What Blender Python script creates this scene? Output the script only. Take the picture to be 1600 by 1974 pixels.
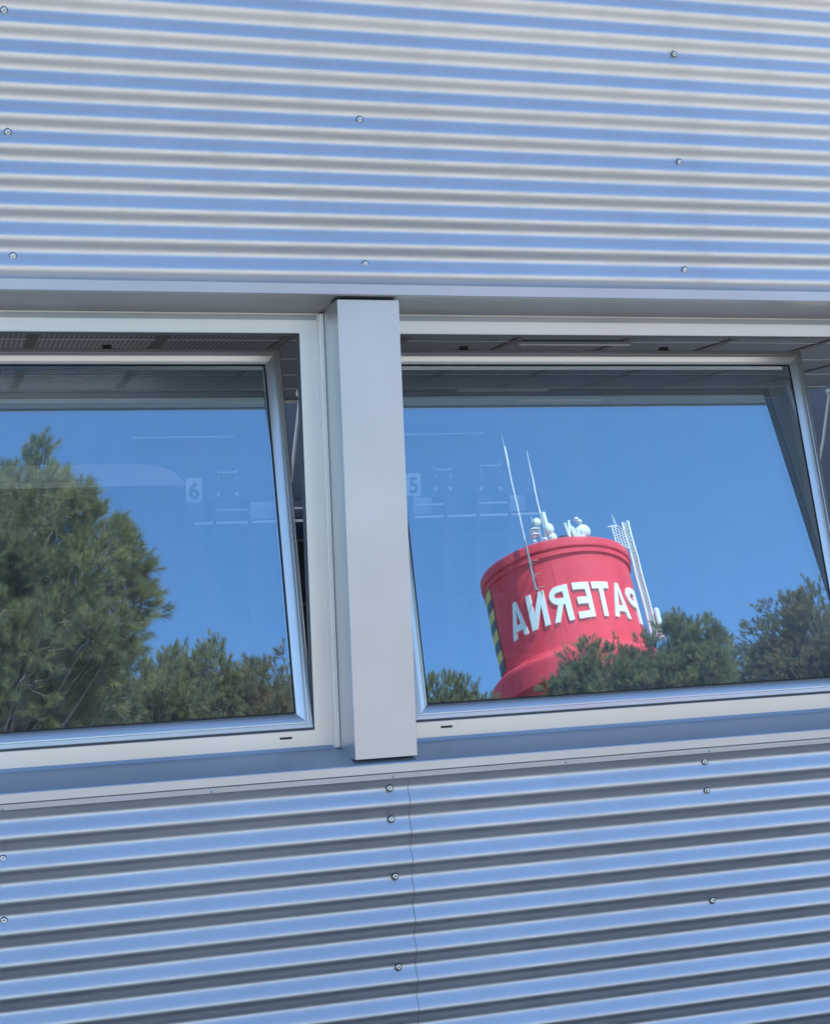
import bpy, math, random
import numpy as np
from mathutils import Vector, Matrix
random.seed(7); rng = np.random.default_rng(11)
PI = math.pi
R = math.radians
for o in list(bpy.data.objects): bpy.data.objects.remove(o)
scn = bpy.context.scene
COL = scn.collection

# ------------------------------------------------------------------ camera
cam_d = bpy.data.cameras.new('camera'); cam = bpy.data.objects.new('camera', cam_d); COL.objects.link(cam)
cr = Vector((0.95514973, -0.29320739, -0.04145375)); cu = Vector((0.02762293, -0.05115699, 0.99830854)); cf = Vector((0.29483209, 0.95467921, 0.04076334))
m = Matrix((cr, cu, -cf)).transposed().to_4x4(); m.translation = Vector((0, -3.8615, 0)); cam.matrix_world = m
cam_d.sensor_fit = 'HORIZONTAL'; cam_d.sensor_width = 36; cam_d.lens = 2981.54 / 1600 * 36
cam_d.clip_start = 0.05; cam_d.clip_end = 3000
scn.camera = cam

# ------------------------------------------------------------------ sky, sun, exposure
SUN_EL, sdx, sdy = 51.0, 0.42, 0.91            # the sun stands behind the building, so its face is in open shade
w = bpy.data.worlds.new('World'); scn.world = w; w.use_nodes = True
nt = w.node_tree; nt.nodes.clear()
sky = nt.nodes.new('ShaderNodeTexSky'); sky.sky_type = 'NISHITA'; sky.sun_disc = False
sky.sun_elevation = R(SUN_EL); sky.sun_rotation = math.atan2(sdx, sdy)
sky.altitude = 200; sky.air_density = 1.0; sky.dust_density = 0.3; sky.ozone_density = 2.5
bg = nt.nodes.new('ShaderNodeBackground'); bg.inputs[1].default_value = 0.14
wo = nt.nodes.new('ShaderNodeOutputWorld')
hs = nt.nodes.new('ShaderNodeHueSaturation'); hs.inputs['Saturation'].default_value = 1.10; nt.links.new(sky.outputs[0], hs.inputs['Color']); nt.links.new(hs.outputs[0], bg.inputs[0]); nt.links.new(bg.outputs[0], wo.inputs[0])
sd = Vector((sdx * math.cos(R(SUN_EL)), sdy * math.cos(R(SUN_EL)), math.sin(R(SUN_EL)) * math.hypot(sdx, sdy))).normalized()
ld = bpy.data.lights.new('sun', 'SUN'); ld.energy = 5.0; ld.angle = R(0.53); ld.color = (1.0, 0.95, 0.88)
sun = bpy.data.objects.new('sun', ld); COL.objects.link(sun); sun.rotation_euler = sd.to_track_quat('Z', 'Y').to_euler(); sun.location = (0, 0, 60)
scn.view_settings.view_transform = 'Standard'; scn.view_settings.look = 'None'; scn.view_settings.gamma = 1
scn.view_settings.exposure = 1.36
try:
    scn.cycles.max_bounces = 10; scn.cycles.transparent_max_bounces = 16; scn.cycles.glossy_bounces = 6
except Exception: pass

# ------------------------------------------------------------------ helpers
def tag(o, label=None, cat=None, group=None, kind=None):
    for k, v in (('label', label), ('category', cat), ('group', group), ('kind', kind)):
        if v: o[k] = v
    return o
def empty(name, loc=(0, 0, 0)):
    o = bpy.data.objects.new(name, None); COL.objects.link(o); o.location = loc; o.empty_display_size = .2; return o
class MB:
    def __init__(s): s.v = []; s.f = []; s.m = []; s.sm = []
    def add(s, V, F, mi=0, sm=False):
        b = len(s.v); s.v += [tuple(p) for p in V]; s.f += [tuple(i + b for i in f) for f in F]; s.m += [mi] * len(F); s.sm += [sm] * len(F); return s
    def box(s, x0, x1, y0, y1, z0, z1, mi=0):
        V = [(x, y, z) for z in (z0, z1) for y in (y0, y1) for x in (x0, x1)]
        return s.add(V, [(0, 2, 3, 1), (4, 5, 7, 6), (0, 1, 5, 4), (2, 6, 7, 3), (0, 4, 6, 2), (1, 3, 7, 5)], mi)
    def bbox(s, x0, x1, y0, y1, z0, z1, b=.002, mi=0):     # box with chamfered edges along all sides
        xs = (x0, x0 + b, x1 - b, x1); V = []; F = []
        import bmesh
        bm = bmesh.new(); bmesh.ops.create_cube(bm, size=1)
        for v in bm.verts: v.co = Vector(((x0 + x1) / 2 + v.co.x * (x1 - x0), (y0 + y1) / 2 + v.co.y * (y1 - y0), (z0 + z1) / 2 + v.co.z * (z1 - z0)))
        bmesh.ops.bevel(bm, geom=list(bm.edges), offset=b, segments=2, affect='EDGES', profile=.5)
        V = [v.co[:] for v in bm.verts]; F = [[v.index for v in f.verts] for f in bm.faces]; bm.free()
        return s.add(V, F, mi)
    def tube(s, pts, rad, n=8, mi=0, cap=True):
        pts = [Vector(p) for p in pts]; rr = rad if isinstance(rad, (list, tuple)) else [rad] * len(pts)
        V = []; F = []
        for i, p in enumerate(pts):
            d = (pts[min(i + 1, len(pts) - 1)] - pts[max(i - 1, 0)]).normalized()
            a = d.cross(Vector((0, 0, 1)) if abs(d.z) < .9 else Vector((1, 0, 0))).normalized(); b = d.cross(a)
            for k in range(n):
                t = 2 * PI * k / n; V.append(p + (a * math.cos(t) + b * math.sin(t)) * rr[i])
        for i in range(len(pts) - 1):
            for k in range(n):
                k2 = (k + 1) % n; F.append((i * n + k, i * n + k2, (i + 1) * n + k2, (i + 1) * n + k))
        s.add(V, F, mi, True)
        if cap: s.add(V[:n], [tuple(range(n))[::-1]], mi); s.add(V[-n:], [tuple(range(n))], mi)
        return s
    def lathe(s, prof, cx=0, cy=0, n=64, a0=0, a1=2 * PI, mi=0, sm=True, sharp=False):
        if sharp:
            for p, q in zip(prof[:-1], prof[1:]): s.lathe([p, q], cx, cy, n, a0, a1, mi, sm)
            return s
        full = abs(a1 - a0 - 2 * PI) < 1e-6; k = n if full else n + 1
        V = [(cx + r * math.sin(a0 + (a1 - a0) * i / n), cy + r * math.cos(a0 + (a1 - a0) * i / n), z) for r, z in prof for i in range(k)]
        F = []
        for j in range(len(prof) - 1):
            for i in range(n):
                i2 = (i + 1) % k; F.append((j * k + i, j * k + i2, (j + 1) * k + i2, (j + 1) * k + i))
        return s.add(V, F, mi, sm)
    def sph(s, c, r, sc=(1, 1, 1), n=12, mi=0):
        V = []; F = []
        for j in range(n // 2 + 1):
            for i in range(n):
                t = PI * j / (n // 2); p = 2 * PI * i / n
                V.append((c[0] + r * sc[0] * math.sin(t) * math.cos(p), c[1] + r * sc[1] * math.sin(t) * math.sin(p), c[2] + r * sc[2] * math.cos(t)))
        for j in range(n // 2):
            for i in range(n): F.append((j * n + i, (j + 1) * n + i, (j + 1) * n + (i + 1) % n, j * n + (i + 1) % n))
        return s.add(V, F, mi, True)
    def frame(s, x0, x1, z0, z1, prof, mi=0, xf=None, y0=0):
        # mitred rectangular frame; prof = [(u inward from outer edge, w along +Y)]
        V = []; F = []
        for u, ww in prof:
            for x, z in ((x0 + u, z0 + u), (x1 - u, z0 + u), (x1 - u, z1 - u), (x0 + u, z1 - u)): V.append((x, y0 + ww, z))
        for j in range(len(prof) - 1):
            for k in range(4):
                k2 = (k + 1) % 4; F.append((j * 4 + k, j * 4 + k2, (j + 1) * 4 + k2, (j + 1) * 4 + k))
        if xf: V = [xf(p) for p in V]
        return s.add(V, F, mi)
    def build(s, name, mats, parent=None, wn=False):
        me = bpy.data.meshes.new(name); me.from_pydata(s.v, [], s.f)
        for mt in (mats if isinstance(mats, (list, tuple)) else [mats]): me.materials.append(mt)
        me.polygons.foreach_set('material_index', s.m); me.polygons.foreach_set('use_smooth', s.sm); me.update()
        o = bpy.data.objects.new(name, me); COL.objects.link(o)
        if parent: o.parent = parent; o.matrix_parent_inverse = parent.matrix_world.inverted() if False else Matrix.Translation(-Vector(parent.location)) if parent.type == 'EMPTY' else Matrix.Identity(4)
        return o

def mat(name, col=(.5, .5, .5), rough=.5, metal=0, **k):
    mt = bpy.data.materials.new(name); mt.use_nodes = True; n = mt.node_tree; b = n.nodes['Principled BSDF']
    b.inputs['Base Color'].default_value = (*col, 1); b.inputs['Roughness'].default_value = rough; b.inputs['Metallic'].default_value = metal
    for kk, v in k.items(): b.inputs[kk.replace('_', ' ')].default_value = v
    return mt
def nodes(mt): return mt.node_tree.nodes, mt.node_tree.links, mt.node_tree.nodes['Principled BSDF']
def noise_vary(mt, c1, c2, scale=5, detail=4, bump=0, bdist=.002, bscale=None, rr=None, stretch=(1, 1, 1), coord='Object'):
    N, L, b = nodes(mt)
    tc = N.new('ShaderNodeTexCoord'); mp = N.new('ShaderNodeMapping'); mp.inputs['Scale'].default_value = stretch
    L.new(tc.outputs[coord], mp.inputs[0])
    nz = N.new('ShaderNodeTexNoise'); nz.inputs['Scale'].default_value = scale; nz.inputs['Detail'].default_value = detail
    L.new(mp.outputs[0], nz.inputs['Vector'])
    rp = N.new('ShaderNodeValToRGB'); rp.color_ramp.elements[0].position = .3; rp.color_ramp.elements[1].position = .7
    rp.color_ramp.elements[0].color = (*c1, 1); rp.color_ramp.elements[1].color = (*c2, 1)
    L.new(nz.outputs[0], rp.inputs[0]); L.new(rp.outputs[0], b.inputs['Base Color'])
    if rr:
        mr = N.new('ShaderNodeMapRange'); mr.inputs['To Min'].default_value = rr[0]; mr.inputs['To Max'].default_value = rr[1]
        L.new(nz.outputs[0], mr.inputs[0]); L.new(mr.outputs[0], b.inputs['Roughness'])
    if bump:
        n2 = N.new('ShaderNodeTexNoise'); n2.inputs['Scale'].default_value = bscale or scale; n2.inputs['Detail'].default_value = 2
        L.new(mp.outputs[0], n2.inputs['Vector'])
        bp = N.new('ShaderNodeBump'); bp.inputs['Strength'].default_value = bump; bp.inputs['Distance'].default_value = bdist
        L.new(n2.outputs[0], bp.inputs['Height']); L.new(bp.outputs[0], b.inputs['Normal'])
    return mt

# ------------------------------------------------------------------ materials
M_clad = mat('clad_aluminium', rough=.38, metal=.93)
N, L, b = nodes(M_clad)
tc = N.new('ShaderNodeTexCoord')
def _nz(scale, st, det=5):
    mp = N.new('ShaderNodeMapping'); mp.inputs['Scale'].default_value = st; L.new(tc.outputs['Object'], mp.inputs[0])
    z = N.new('ShaderNodeTexNoise'); z.inputs['Scale'].default_value = scale; z.inputs['Detail'].default_value = det; L.new(mp.outputs[0], z.inputs[0]); return z
n1 = _nz(1.3, (1, 1, 1), 6); n2 = _nz(9, (1, 1, .12), 6); n3 = _nz(3.0, (.8, 1, 1), 2); n4 = _nz(160, (1, 1, 1), 2)
r1 = N.new('ShaderNodeValToRGB'); r1.color_ramp.elements[0].position = .3; r1.color_ramp.elements[1].position = .7; r1.color_ramp.elements[0].color = (.66, .675, .70, 1); r1.color_ramp.elements[1].color = (.74, .755, .775, 1); L.new(n1.outputs[0], r1.inputs[0])
r2 = N.new('ShaderNodeValToRGB'); r2.color_ramp.elements[0].position = .50; r2.color_ramp.elements[1].position = .80; r2.color_ramp.elements[0].color = (1, 1, 1, 1); r2.color_ramp.elements[1].color = (.93, .925, .91, 1); L.new(n2.outputs[0], r2.inputs[0])
mm = N.new('ShaderNodeMixRGB'); mm.blend_type = 'MULTIPLY'; mm.inputs[0].default_value = 1; L.new(r1.outputs[0], mm.inputs[1]); L.new(r2.outputs[0], mm.inputs[2]); L.new(mm.outputs[0], b.inputs['Base Color'])
mr = N.new('ShaderNodeMapRange'); mr.inputs['From Min'].default_value = .3; mr.inputs['From Max'].default_value = .75; mr.inputs['To Min'].default_value = .40; mr.inputs['To Max'].default_value = .50; L.new(n2.outputs[0], mr.inputs[0]); L.new(mr.outputs[0], b.inputs['Roughness'])
bp = N.new('ShaderNodeBump'); bp.inputs['Strength'].default_value = .3; bp.inputs['Distance'].default_value = .004; L.new(n3.outputs[0], bp.inputs['Height'])
bp2 = N.new('ShaderNodeBump'); bp2.inputs['Strength'].default_value = .12; bp2.inputs['Distance'].default_value = .0006; L.new(n4.outputs[0], bp2.inputs['Height']); L.new(bp.outputs[0], bp2.inputs['Normal']); L.new(bp2.outputs[0], b.inputs['Normal'])
M_flash = noise_vary(mat('flashing_aluminium', rough=.42, metal=.85), (.53, .535, .56), (.60, .605, .62), scale=3, detail=5, bump=.12, bdist=.002, bscale=2.5, rr=(.32, .40))
M_frame = noise_vary(mat('frame_aluminium', rough=.35, metal=.7), (.69, .665, .63), (.745, .72, .685), scale=4, detail=4, bump=.06, bdist=.001, bscale=6, rr=(.30, .38))
M_sash = noise_vary(mat('sash_aluminium', rough=.3, metal=.75), (.62, .63, .635), (.68, .685, .69), scale=5, detail=3, rr=(.25, .33))
M_sill = noise_vary(mat('sill_aluminium', rough=.35, metal=.65), (.42, .44, .47), (.50, .52, .55), scale=4, detail=6, bump=.1, bdist=.001, bscale=9, rr=(.28, .42))
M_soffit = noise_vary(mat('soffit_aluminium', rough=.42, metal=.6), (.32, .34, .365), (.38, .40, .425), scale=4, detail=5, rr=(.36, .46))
M_gasket = mat('black_gasket', (.012, .012, .014), .6)
M_seal = mat('grey_seal', (.07, .075, .08), .6)
M_dark = mat('dark_plastic', (.02, .021, .024), .5)
M_screw = mat('screw_steel', (.72, .72, .70), .25, 1.0)
M_washer = mat('washer_rubber', (.03, .03, .032), .6)
def glassmat(name, refl, tint, gtint, dust_haze=.03):
    mt = bpy.data.materials.new(name); mt.use_nodes = True; n = mt.node_tree; n.nodes.clear()
    out = n.nodes.new('ShaderNodeOutputMaterial'); mx = n.nodes.new('ShaderNodeMixShader')
    tr = n.nodes.new('ShaderNodeBsdfTransparent'); gl = n.nodes.new('ShaderNodeBsdfGlossy'); gl.inputs['Roughness'].default_value = 0.0
    tr.inputs[0].default_value = (*tint, 1); gl.inputs[0].default_value = (*gtint, 1)
    fr = n.nodes.new('ShaderNodeFresnel'); fr.inputs[0].default_value = 1.5
    mr = n.nodes.new('ShaderNodeMapRange'); mr.inputs['From Min'].default_value = .04; mr.inputs['From Max'].default_value = 1
    mr.inputs['To Min'].default_value = refl; mr.inputs['To Max'].default_value = 1
    n.links.new(fr.outputs[0], mr.inputs[0]); n.links.new(mr.outputs[0], mx.inputs[0])
    n.links.new(tr.outputs[0], mx.inputs[1]); n.links.new(gl.outputs[0], mx.inputs[2])
    df = n.nodes.new('ShaderNodeBsdfDiffuse'); df.inputs[0].default_value = (.62, .64, .66, 1); md = n.nodes.new('ShaderNodeMixShader')  # diffuse veil: dust, and haze laid over the dark reflections
    tc_ = n.nodes.new('ShaderNodeTexCoord'); mp_ = n.nodes.new('ShaderNodeMapping'); mp_.inputs['Scale'].default_value = (1, 1, .25)
    nd = n.nodes.new('ShaderNodeTexNoise'); nd.inputs['Scale'].default_value = 14; nd.inputs['Detail'].default_value = 8; n.links.new(tc_.outputs['Object'], mp_.inputs[0]); n.links.new(mp_.outputs[0], nd.inputs[0])
    m2_ = n.nodes.new('ShaderNodeMapRange'); m2_.inputs['From Min'].default_value = .35; m2_.inputs['From Max'].default_value = .75; m2_.inputs['To Min'].default_value = dust_haze * .5; m2_.inputs['To Max'].default_value = dust_haze * 1.8
    n.links.new(nd.outputs[0], m2_.inputs[0]); n.links.new(m2_.outputs[0], md.inputs[0]); n.links.new(mx.outputs[0], md.inputs[1]); n.links.new(df.outputs[0], md.inputs[2]); n.links.new(md.outputs[0], out.inputs[0])
    nw = n.nodes.new('ShaderNodeTexNoise'); nw.inputs['Scale'].default_value = 5; nw.inputs['Detail'].default_value = 1; n.links.new(tc_.outputs['Object'], nw.inputs[0])
    bw = n.nodes.new('ShaderNodeBump'); bw.inputs['Strength'].default_value = 1; bw.inputs['Distance'].default_value = .00008; n.links.new(nw.outputs[0], bw.inputs['Height']); n.links.new(bw.outputs[0], gl.inputs['Normal'])
    return mt
M_glass = glassmat('coated_glass', .47, (.88, .93, .96), (.56, .80, .95))
M_glass2 = glassmat('inner_glass', .15, (.90, .93, .95), (.6, .85, 1.0))
M_red = noise_vary(mat('tower_red_paint', rough=.75), (.80, .040, .062), (.92, .062, .090), scale=.9, detail=9, bump=.2, bdist=.03, bscale=2, stretch=(1, 1, .35))
M_white = mat('white_paint', (.80, .80, .78), .5)
M_letter = mat('white_letter_panel', (.90, .90, .88), .5)
M_yel = mat('yellow_paint', (.75, .50, .03), .5)
M_blk = mat('black_paint', (.02, .02, .022), .5)
M_galv = mat('galvanised_steel', (.62, .63, .63), .45, .5)
M_lid = mat('black_membrane', (.02, .022, .025), .7)
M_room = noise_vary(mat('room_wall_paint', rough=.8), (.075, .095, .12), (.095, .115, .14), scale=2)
M_floor = noise_vary(mat('room_floor_concrete', rough=.6), (.45, .45, .43), (.52, .52, .50), scale=2)
M_rail = mat('white_rail', (.62, .62, .61), .4)
M_ink = mat('sign_ink', (.05, .05, .06), .6)
M_sign = mat('sign_plate', (.66, .66, .64), .5)
M_shelf = mat('grey_locker_metal', (.16, .17, .18), .5)
M_dshelf = mat('dark_locker_metal', (.03, .034, .04), .6)

# ground: one sheet, pale paving with joints and stains
M_ground = mat('ground_paving', rough=.85)
N, L, b = nodes(M_ground)
tc = N.new('ShaderNodeTexCoord'); nz = N.new('ShaderNodeTexNoise'); nz.inputs['Scale'].default_value = .35; nz.inputs['Detail'].default_value = 10
rp = N.new('ShaderNodeValToRGB'); rp.color_ramp.elements[0].position = .3; rp.color_ramp.elements[1].position = .7
rp.color_ramp.elements[0].color = (.27, .255, .225, 1); rp.color_ramp.elements[1].color = (.35, .335, .295, 1)
L.new(tc.outputs['Object'], nz.inputs[0]); L.new(nz.outputs[0], rp.inputs[0])
bk = N.new('ShaderNodeTexBrick'); bk.inputs['Scale'].default_value = 1.0; bk.inputs['Mortar Size'].default_value = .008; bk.inputs['Brick Width'].default_value = .8; bk.inputs['Row Height'].default_value = .4
L.new(tc.outputs['Object'], bk.inputs[0])
mx = N.new('ShaderNodeMixRGB'); mx.blend_type = 'MULTIPLY'; mx.inputs[2].default_value = (.6, .6, .6, 1)
L.new(bk.outputs['Fac'], mx.inputs[0]); L.new(rp.outputs[0], mx.inputs[1]); L.new(mx.outputs[0], b.inputs['Base Color'])
GZ = -1.65
g = MB().add([(-900, -900, GZ), (900, -900, GZ), (900, 900, GZ), (-900, 900, GZ)], [(0, 1, 2, 3)]).build('ground', M_ground)
tag(g, kind='structure')
M_dark_strip = noise_vary(mat('added_strip_dark', rough=.95), (.018, .016, .014), (.04, .036, .03), scale=22, detail=8, bump=.8, bdist=.03)
tag(MB().add([(-7, -1.0, GZ + .004), (13, -1.0, GZ + .004), (13, .028, GZ + .004), (-7, .028, GZ + .004)], [(0, 1, 2, 3)]).build('added_dark_strip', M_dark_strip), kind='structure')  # unseen dark ground strip added so the lower grooves mirror something dark

M_horizon_screen = noise_vary(mat('horizon_screen_green', rough=.95), (.05, .055, .03), (.10, .10, .06), scale=.12, detail=10)  # unseen rise added to darken the horizon mirrored in the metal
hv = []; hf = []; NA = 72
for i in range(NA + 1):
    a = R(-100) + R(200) * i / NA
    for j, (d_, h_) in enumerate(((34, GZ - .5), (48, .2), (70, 3.2), (110, 8), (170, 12), (260, 13), (420, GZ - 2))):
        k = .75 + .25 * math.sin(3.1 * a + j) + .12 * math.sin(11 * a + 2 * j); e = min(1, (100 - abs(math.degrees(a))) / 18)
        hv.append((d_ * math.sin(a), -d_ * math.cos(a) + (6 if abs(a) > R(85) else 0), GZ - .5 + (h_ - GZ + .5) * k * e))
for i in range(NA):
    for j in range(6): hf.append((i * 7 + j, (i + 1) * 7 + j, (i + 1) * 7 + j + 1, i * 7 + j + 1))
tag(MB().add(hv, hf, 0, True).build('added_horizon_screen', M_horizon_screen), kind='structure')

# ------------------------------------------------------------------ building
B = empty('metal_clad_building', (1.5, 0, GZ))
tag(B, 'silver building wall of corrugated metal cladding with a ribbon of tilted windows', 'building')
BX0, BX1, BY1, TOP = -6.0, 12.0, 8.6, 1.95
PITCH, AMP, KP = .076, .0088, .45
def corrugated(x0, x1, z0, z1, zc, y, name, lift=0.0, seed=1, mt=None):
    # zc: height of a face that looks down; crest is a quarter pitch above it
    n = int((z1 - z0) / PITCH * 26) + 1; nx = max(2, int((x1 - x0) / .12)); V = []; F = []
    rs = np.random.default_rng(seed); ph = rs.uniform(0, 6.28, 6)
    for i in range(nx + 1):
        x = x0 + (x1 - x0) * i / nx
        for j in range(n + 1):
            z = z0 + (z1 - z0) * j / n
            a = 2 * PI * (z - zc - PITCH / 4) / PITCH
            wob = .0007 * math.sin(1.9 * x + ph[0] + 2 * z) + .0005 * math.sin(4.3 * x + ph[1] - 3.1 * z) + .0004 * math.sin(.9 * x + 9 * z + ph[2])
            tw_ = math.asin(KP * math.cos(a)) / math.asin(KP)     # rounded crests and troughs joined by nearly straight flanks
            V.append((x, y + AMP - AMP * tw_ * (1 + .03 * math.sin(2.3 * x + ph[3] + 5 * z)) + wob - lift, z))
    for i in range(nx):
        for j in range(n): F.append((i * (n + 1) + j, (i + 1) * (n + 1) + j, (i + 1) * (n + 1) + j + 1, i * (n + 1) + j + 1))
    return MB().add(V, F, 0, True).build(name, mt or M_clad, B)
zu, zl = .8533, -.5318
corrugated(BX0, BX1, .755, TOP - .05, zu, .006, 'wall_cladding', seed=2)
corrugated(BX0, 1.152, GZ + .06, -.512, zl, .005, 'wall_cladding', seed=3)
corrugated(1.150, BX1, GZ + .06, -.512, zl, .005, 'wall_cladding', lift=.0014, seed=3)
corrugated(1.1491, 1.15005, GZ + .06, -.530, zl, .005, 'lap_joint', lift=.0010, seed=3, mt=mat('joint_shadow_grey', (.16, .17, .19), .5))
# structure behind the cladding
RX0, RX1 = 1.0107 - 1.725 * 2, 1.0107 + 1.725 * 3 + .167      # ribbon of windows
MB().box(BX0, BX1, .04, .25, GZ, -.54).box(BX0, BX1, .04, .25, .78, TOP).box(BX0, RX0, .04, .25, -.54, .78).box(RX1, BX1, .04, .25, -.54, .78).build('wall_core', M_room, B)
corrugated(BX0, RX0 - .002, -.50, .75, zl, .006, 'wall_cladding', seed=5); corrugated(RX1 + .002, BX1, -.50, .75, zl, .006, 'wall_cladding', seed=6)
# head flashing: band with rolled lower lip and soffit pan behind it
MB().add([(x, y, z) for x in (BX0, BX1) for y, z in ((.022, .7675), (.004, .7655), (.0005, .763), (0, .7375), (.0015, .7352), (.006, .7340), (.012, .7350))],
         [(i, i + 7, i + 8, i + 1) for i in range(6)]).build('head_flashing', M_flash, B)
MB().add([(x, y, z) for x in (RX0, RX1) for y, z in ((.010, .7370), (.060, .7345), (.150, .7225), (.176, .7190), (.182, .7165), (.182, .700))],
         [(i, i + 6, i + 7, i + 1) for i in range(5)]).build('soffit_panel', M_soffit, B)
# sill: sloping top, front drop, return
MB().add([(x, y, z) for x in (BX0, BX1) for y, z in ((.183, -.4440), (.176, -.4528), (.006, -.4808), (.0015, -.4822), (0, -.4850), (0, -.5065), (.002, -.5088), (.014, -.5090), (.014, -.520))],
         [(i, i + 9, i + 10, i + 1) for i in range(8)]).build('window_sill', M_sill, B)
bpy.data.objects['window_sill'].data.materials.append(M_flash)
for p in bpy.data.objects['window_sill'].data.polygons:
    if p.index >= 3: p.material_index = 1
MB().bbox(BX0, BX1, .0040, .0125, -.5240, -.5092, .001).build('closure_strip', M_sill, B)

D1 = .1833; TH = R(13.0); FB = -.4008
px = [1.0107 + 1.725 * k for k in range(-2, 4)]
for k, x in enumerate(px):
    pb = MB()
    pb.bbox(x, x + .1674, .020, .21, -.4705, .7275, .0012)
    pb.build('pillar', M_flash, B)
    MB().box(x + .004, x + .163, .05, .21, -.50, -.4708).build('pillar_packer', M_gasket, B); MB().box(x + .004, x + .163, .05, .21, .7278, .745).build('pillar_packer', M_gasket, B)

def window(x0, x1, cut):                    # x0/x1: inner edges of the fixed frame
    zi0, zi1 = FB, .6638
    wmb = MB()
    U = .0545
    wmb.frame(x0 - U, x1 + U, zi0 - U, zi1 + U, [(0, .06), (0, -.004), (.0015, -.0055), (.0045, -.0055), (.0060, -.003), (.0060, 0), (U - .0012, 0), (U, .0012), (U, .030), (0.0, .030)], 0, y0=D1)
    wo_ = wmb.build('window', M_frame, B); wo_['label'] = 'bottom hinged window tilted inwards at the top'
    cs, sn = math.cos(TH), math.sin(TH)
    def xf(p): # (x, w, s) on the tilted sash -> world
        x, ww, s = p; return (x, D1 + s * sn + ww * cs, FB + s * cs - ww * sn)
    a0, a1, s0, s1 = x0 + .0028, x1 - .0028, .006, 1.087
    sa = MB(); prof = [(0, .058), (0, .002), (.0015, 0), (.0115, -.0005), (.013, .0008), (.0165, .0005), (.021, .0012), (.027, .0035), (.034, .0075), (.040, .0120), (.0425, .0150), (.0425, .055)]
    V = []; F = []
    for u, ww in prof:
        for x, s in ((a0 + u, s0 + u), (a1 - u, s0 + u), (a1 - u, s1 - u), (a0 + u, s1 - u)): V.append(xf((x, ww, s)))
    for j in range(len(prof) - 1):
        for k in range(4):
            k2 = (k + 1) % 4; F.append((j * 4 + k, j * 4 + k2, (j + 1) * 4 + k2, (j + 1) * 4 + k))
    sa.add(V, F); so = sa.build('sash', M_sash); so.parent = wo_; so.parent = wo_
    def sub(mb, name, mt): o = mb.build(name, mt); o.parent = wo_; return o
    def sbox(mb, xa, xb, wa, wb, sa_, sb_):
        V = [xf((x, ww, s)) for s in (sa_, sb_) for ww in (wa, wb) for x in (xa, xb)]
        mb.add(V, [(0, 2, 3, 1), (4, 5, 7, 6), (0, 1, 5, 4), (2, 6, 7, 3), (0, 4, 6, 2), (1, 3, 7, 5)])
    gq = .0425; gk = MB()
    # dark gasket between the sash and the pane, and a weather seal round the outside of the sash
    V = []; F = []
    for u, ww in ((gq - .0005, .0125), (gq + .0035, .0118), (gq + .0042, .0145)):
        for x, s in ((a0 + u, s0 + u), (a1 - u, s0 + u), (a1 - u, s1 - u), (a0 + u, s1 - u)): V.append(xf((x, ww, s)))
    for j in range(2):
        for k in range(4):
            k2 = (k + 1) % 4; F.append((j * 4 + k, j * 4 + k2, (j + 1) * 4 + k2, (j + 1) * 4 + k))
    gk.add(V, F); V = []; F = []
    for u, ww in ((.0, .010), (-.0035, .010), (-.0035, .030), (0, .030)):
        for x, s in ((a0 + u, s0 + u), (a1 - u, s0 + u), (a1 - u, s1 - u), (a0 + u, s1 - u)): V.append(xf((x, ww, s)))
    for j in range(3):
        for k in range(4):
            k2 = (k + 1) % 4; F.append((j * 4 + k, j * 4 + k2, (j + 1) * 4 + k2, (j + 1) * 4 + k))
    gk.add(V, F)
    sub(gk, 'gasket', M_gasket)
    # outer pane; each pane bows a hair like real float glass
    def pane(wq, tilt, mt, name, bow):
        nx, ns = 24, 18; V = []; F = []
        for i in range(nx + 1):
            for j in range(ns + 1):
                u, v = i / nx, j / ns; x = a0 + gq + (a1 - a0 - 2 * gq) * u; s = s0 + gq + (s1 - s0 - 2 * gq) * v
                V.append(xf((x, wq + tilt * (s - .5) + bow * 16 * u * (1 - u) * v * (1 - v), s)))
        for i in range(nx):
            for j in range(ns): F.append((i * (ns + 1) + j, (i + 1) * (ns + 1) + j, (i + 1) * (ns + 1) + j + 1, i * (ns + 1) + j + 1))
        mb = MB().add(V, F, 0, True); sub(mb, name, mt)
    pane(.0130, 0, M_glass, 'pane', .0)
    pane(.0320, R(.06), M_glass2, 'pane', .0)
    # black joint line under the sash
    jl = MB().box(x0, x1, D1 + .004, D1 + .03, FB, FB + .0045).box(x0 - .001, x0 + .0025, D1 + .002, D1 + .033, FB + .005, zi1).box(x1 - .0025, x1 + .001, D1 + .002, D1 + .033, FB + .005, zi1).box(x0 + .003, x1 - .003, D1 + .002, D1 + .033, zi1 - .0020, zi1 + .001)
    sub(jl, 'joint_seal', M_seal)
    for f in cut:
        xc = x0 + (x1 - x0) * f if f < 1 else 0
        q = MB(); q.bbox(xc - .0165, xc + .0165, D1 - .0015, D1 + .002, FB - .0205, FB - .0145, .0007); sub(q, 'drain_slot', M_dark)
    for f in (.20, .665):      # latch keepers on the sash top
        xc = x0 + (x1 - x0) * f
        q = MB(); sbox(q, xc - .016, xc + .009, .006, .030, s1, s1 + .014); sbox(q, xc - .026, xc + .026, .012, .028, s1, s1 + .005); sub(q, 'latch_keeper', M_dark)
    q = MB(); pA = Vector((x1 + .006, .36, .515)); pB = Vector((x1 + .012, .40, .30))
    q.tube([xf((x1 - .006, .085, .62)), (x1 + .012, .35, .37), (x1 + .030, .33, .515)], .005, 8); q.sph((x1 + .030, .33, .52), .013); q.sph(xf((x1 - .006, .082, .62)), .010)
    sub(q, 'stay_arm', M_galv)
    return wo_
window(1.223, 2.6265, [.065, .93])
window(-.495, .9445, [.06, .945])
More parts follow.
